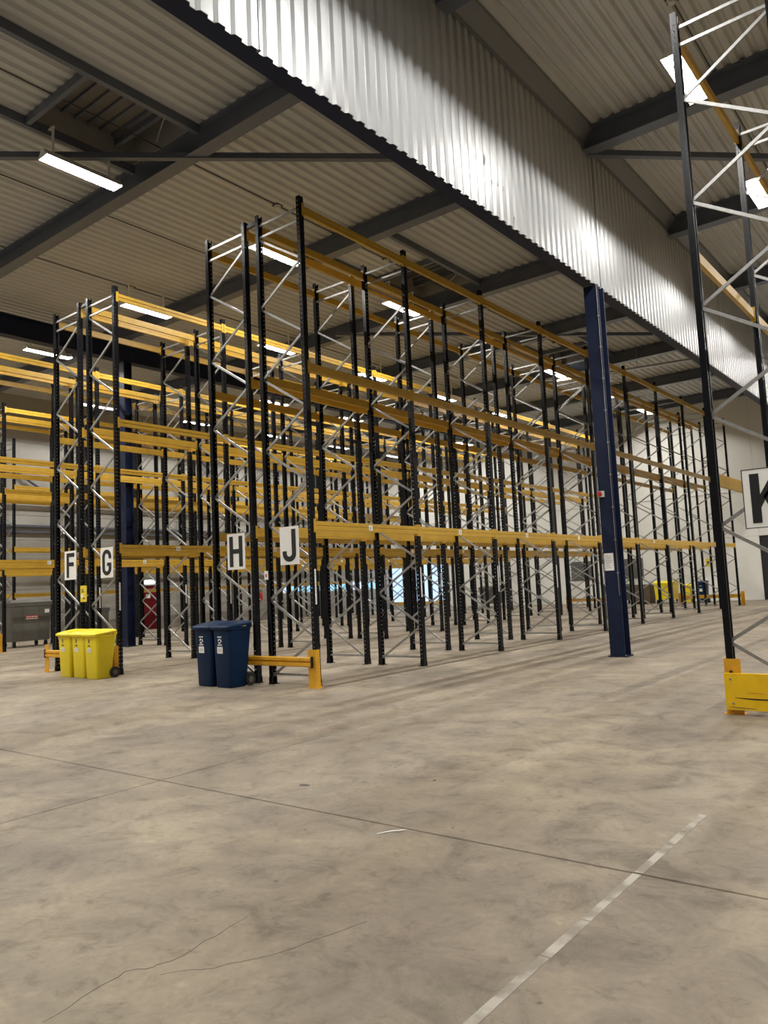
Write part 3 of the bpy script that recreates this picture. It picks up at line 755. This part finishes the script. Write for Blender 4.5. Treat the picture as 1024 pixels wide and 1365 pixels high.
def container(loc, rz, label, color, L_=1.40, Dp=1.0, H_=1.45, sticker=True):
    """long side faces -y"""
    C_ = thing('waste_container', label, 'container', loc, rz)
    z0 = .20
    b = MB(); b.loft([rrect(L_ * .90, Dp * .84, 0, z0, .05), rrect(L_ * .97, Dp * .95, 0, H_ - .22, .05), rrect(L_, Dp, 0, H_ - .21, .04), rrect(L_, Dp, 0, H_ - .13, .04)])
    ob('body', b.mesh('body', color, True), C_)
    ld = MB(); ld.loft([rrect(L_ + .03, Dp + .03, 0, H_ - .128, .04), rrect(L_ + .03, Dp + .03, 0, H_ - .09, .04), rrect(L_ - .1, Dp - .25, 0, H_, .10)])
    ob('lid', ld.mesh('lid', color, True), C_)
    for i in (-1, 1):
        ob('rib', MB().loft([[(i * L_ * .2 - .03, -Dp * .42 - .012, z0 + .05), (i * L_ * .2 + .03, -Dp * .42 - .012, z0 + .05), (i * L_ * .2 + .03, -Dp * .40, z0 + .05), (i * L_ * .2 - .03, -Dp * .40, z0 + .05)], [(i * L_ * .2 - .03, -Dp * .475 - .012, H_ - .24), (i * L_ * .2 + .03, -Dp * .475 - .012, H_ - .24), (i * L_ * .2 + .03, -Dp * .45, H_ - .24), (i * L_ * .2 - .03, -Dp * .45, H_ - .24)]]).mesh('rib', color), C_)
    for sx in (-1, 1):
        for sy in (-1, 1):
            c_ = ob('caster', MB().tube((-.025, 0, 0), (.025, 0, 0), .09, 14).mesh('caster', 'rubber', True), C_, (sx * L_ * .38, sy * Dp * .33, .09))
            ob('caster_fork', MB().box(-.04, -.03, -.03, .03, 0, .112).box(.03, .04, -.03, .03, 0, .112).box(-.04, .04, -.04, .04, .105, .112).mesh('caster_fork', 'rubber'), c_)
    if sticker:
        z = .98; y = -Dp * (.42 + .055 * (z - z0) / (H_ - .42)) - .004
        s = ob('sticker', MB().box(-.21, .21, -.003, .003, -.06, .06).mesh('sticker', 'red'), C_, (.0, y, z), (.06, 0, 0))
        ob('sticker_print', MB().box(-.19, -.13, -.005, -.003, .0, .035).box(-.11, -.04, -.005, -.003, .0, .035).box(-.02, .07, -.005, -.003, .0, .035).box(.09, .19, -.005, -.003, .0, .035).box(-.21, .21, -.005, -.003, -.06, -.03).mesh('sticker_print', 'white'), s)
        z = 1.17; y = -Dp * (.42 + .055 * (z - z0) / (H_ - .42)) - .006
        ob('sticker', MB().box(-.08, .08, -.003, .003, -.06, .06).mesh('sticker', 'white'), C_, (.52, y, z), (.06, 0, 0))
    return C_
container((-25.92, 13.10, 0), PI / 2, 'large grey wheeled waste container with a red and white sticker', 'bin_grey', 1.42, .96, 1.58)
container((-26.2, 15.75, 0), 0, 'grey wheeled waste container with open space around it behind racks F and G', 'bin_grey', 1.10, .8, 1.25, False)
container((-14.9, 38.0, 0), 0, 'grey wheeled waste container under the dark shutters by the white wall', 'bin_grey', 1.1, .9, 1.0, False)
container((-12.35, 37.6, 0), 0, 'big yellow wheeled waste container by the white wall', 'bin_yellow', .95, .9, 1.08, False)
container((-22.2, 38.0, 0), 0, 'grey wheeled waste container against the white wall behind rack E', 'bin_grey', 1.3, .9, 1.2, False)
# brown crate
cr_ = thing('wooden_crate', 'brown wooden crate between the grey and yellow far containers', 'crate', (-13.55, 37.8, 0))
for i in range(6): ob('plank', MB().box(-.45, .45, -.40, -.38, .10 + i * .14, .225 + i * .14).mesh('plank', 'carton'), cr_)
ob('box', MB().box(-.44, .44, -.378, .38, .10, .94).mesh('box', 'carton'), cr_)
for sx in (-.38, 0, .38): ob('bearer', MB().box(sx - .05, sx + .05, -.38, .38, 0, .10).mesh('bearer', 'carton'), cr_)

# ------------------------------------------------------------------ small fixings and notices
n = thing('warning_notice', 'small yellow notice fixed between the F and G rack posts', 'notice', (-14.595, Y0 - .075, 1.60))
ob('plate', MB().box(-.115, .115, -.004, .004, -.165, .165).mesh('plate', 'notice_yellow'), n)
ob('print', MB().box(-.07, .03, -.006, -.004, .03, .05).box(-.07, .01, -.006, -.004, .07, .09).box(-.02, .05, -.006, -.004, -.11, -.08).mesh('print', 'ink'), n)
ob('print_patch', MB().box(-.09, -.01, -.006, -.004, -.075, -.01).mesh('print_patch', 'white'), n)
ob('bracket', MB().box(-.2, .2, .004, .012, -.02, .02).mesh('bracket', 'upright'), n)
n = thing('rack_notice', 'tiny white notice with a red mark on the post between H and J', 'notice', (XJ - D + .02, Y0 - .058, 1.73))
ob('plate', MB().box(-.05, .035, -.003, .003, -.07, .07).mesh('plate', 'white'), n)
ob('red_mark', MB().box(-.025, .01, -.0045, -.003, -.03, .02).mesh('red_mark', 'red'), n)
n = thing('paper_notice', 'white printed paper sheet taped to the navy column', 'notice', (-5.455, 13.72 - .142, 1.715))
ob('sheet', MB().box(-.088, .088, -.002, 0, -.158, .158).mesh('sheet', 'white'), n)
q = MB()
for i in range(8):
    w_ = random.uniform(.03, .065); q.box(-.07, -.07 + 2 * w_, -.0028, -.002, .12 - i * .033, .128 - i * .033)
ob('print_lines', q.mesh('print_lines', 'greyink'), n)
n = thing('emergency_button', 'red round push button on a grey box on the navy column', 'button', (-5.50, 13.72 - .142, 2.965))
ob('box', MB().box(-.055, .055, -.05, 0, -.055, .055).mesh('box', 'lamp_body'), n)
bt = MB(); bt.tube((-.01, -.05, 0), (-.01, -.075, 0), .025, 12); bt.tube((-.01, -.075, 0), (-.01, -.10, 0), .048, 16, .040)
ob('button', bt.mesh('button', 'red', True), n)
n = thing('wall_notice', 'small yellow notice on the white wall above the blue bin', 'notice', (-10.8, YB - .003, 1.87))
ob('plate', MB().box(-.10, .10, -.004, 0, -.19, .19).mesh('plate', 'notice_yellow'), n)
ob('print', MB().box(-.05, .05, -.006, -.004, -.05, .06).mesh('print', 'ink'), n)
n = thing('fire_extinguisher', 'small red fire extinguisher hanging on the grey wall', 'extinguisher', (XL + .11, 28.0, .95))
cy = MB(); cy.loft([[(r_ * math.cos(2 * PI * i / 12), r_ * math.sin(2 * PI * i / 12), z) for i in range(12)] for r_, z in ((.07, 0), (.085, .02), (.085, .42), (.06, .48), (.025, .50), (.025, .54))])
ob('cylinder', cy.mesh('cylinder', 'red', True), n)
ob('valve', MB().box(-.03, .03, -.05, .06, .54, .57).box(-.012, .012, -.012, .012, .53, .60).mesh('valve', 'black'), n)
ob('hose', MB().tube((.0, .06, .55), (.0, .10, .30), .012, 8).tube((0, .10, .30), (0, .095, .12), .012, 8).mesh('hose', 'rubber', True), n)
ob('hook', MB().box(-.11, -.02, -.02, .02, .49, .51).mesh('hook', 'galv'), n)
# smoke detectors and their cable on the roof deck
DET = MB(); DET.loft([[(r_ * math.cos(2 * PI * i / 14), r_ * math.sin(2 * PI * i / 14), z) for i in range(14)] for r_, z in ((.035, -.075), (.055, -.06), (.06, -.03), (.075, -.022), (.075, 0.0))])
dm = DET.mesh('head', 'detector', True)
dbm = MB().box(-.09, .09, -.09, .09, 0, .012).mesh('base', 'cable')
for (x, y, wh) in ((-11.56, 11.5, 'over racks G and H before the second rafter'), (-11.56, 15.4, 'over racks G and H past the second rafter'), (-11.56, 20.4, 'over racks G and H past the third rafter'), (-11.56, 25.3, 'over racks G and H past the fourth rafter'), (-17.7, 11.9, 'over racks E and F'), (-2.9, 11.2, 'over the wide hall by rack K')):
    d_ = thing('smoke_detector', 'round smoke detector on the roof deck ' + wh, 'detector', (x, y, ZC - .014))
    ob('base', dbm, d_); ob('head', dm, d_)
for (x, y0, y1, wh) in ((-11.56, YF + .1, 30.0, 'over racks G and H'), (-17.7, YF + .1, 30.0, 'over racks E and F'), (-2.9, YF + .1, 30.0, 'over the wide hall'), (-14.6, YF + .1, 30.0, 'between the two lamp rows')):
    tag(ob('ceiling_cable', MB().box(-.008, .008, y0, y1, -.018, -.001).mesh('ceiling_cable', 'cable'), None, (x, 0, ZC)), 'thin dark cable run along the roof deck ' + wh, 'cable')
t = thing('cable_tray', 'bright metal cable tray hung across the roof near the white wall', 'tray', (0, 0, 0))
ob('tray', MB().loft([[(-13.2, 27.35, 9.10), (-13.2, 27.55, 9.10), (-13.2, 27.55, 9.16), (-13.2, 27.35, 9.16)], [(-5.9, 27.85, 8.86), (-5.9, 28.05, 8.86), (-5.9, 28.05, 8.92), (-5.9, 27.85, 8.92)]]).mesh('tray', 'galv'), t)
for x in (-12.0, -9.5, -7.6):
    f_ = (x + 13.2) / 7.3; z = 9.15 - .24 * f_; y = 27.45 + .5 * f_
    ob('hanger_rod', MB().tube((x, y, z), (x, y, ZC - .001), .01, 6).mesh('hanger_rod', 'galv'), t)

# ------------------------------------------------------------------ floor bits
tp = MB()
for (y0, y1) in ((.3, 2.1), (2.103, 2.82), (2.826, 3.20), (3.21, 3.82), (3.84, 4.31), (4.33, 4.55), (4.57, 4.93)):
    tp.box(-1.532 + random.uniform(-.002, .002), -1.489 + random.uniform(-.002, .002), y0, y1, .0003, .0012)
tag(ob('floor_tape', tp.mesh('floor_tape', 'tape')), 'worn pale tape line stuck straight along the concrete floor', 'tape')
sc = ribbon([(-3.02, 3.645), (-2.995, 3.70), (-2.965, 3.745), (-2.94, 3.765), (-2.925, 3.785), (-2.91, 3.80)], .016, .0002, .006)
tag(ob('plastic_scrap', sc.mesh('plastic_scrap', 'scrap')), 'curled white plastic strip lying by the floor joint', 'litter')
def chip(x, y, s, label):
    b = MB(); n_ = 9; rs = [s * random.uniform(.55, 1.0) for _ in range(n_)]
    b.loft([[(x + rs[i] * k_ * math.cos(2 * PI * i / n_), y + rs[i] * .7 * k_ * math.sin(2 * PI * i / n_), z) for i in range(n_)] for k_, z in ((1.0, .0002), (.9, .003), (.5, .005))])
    tag(ob('floor_chip', b.mesh('floor_chip', 'chip')), label, 'litter')
chip(-4.23, 4.28, .05, 'dark flat chip lying on the concrete past the cross joint')
chip(-3.43, 4.85, .022, 'small dark crumb on the concrete floor before the racks')
chip(-.93, 4.45, .035, 'dark flat chip on the concrete beyond the tape line')
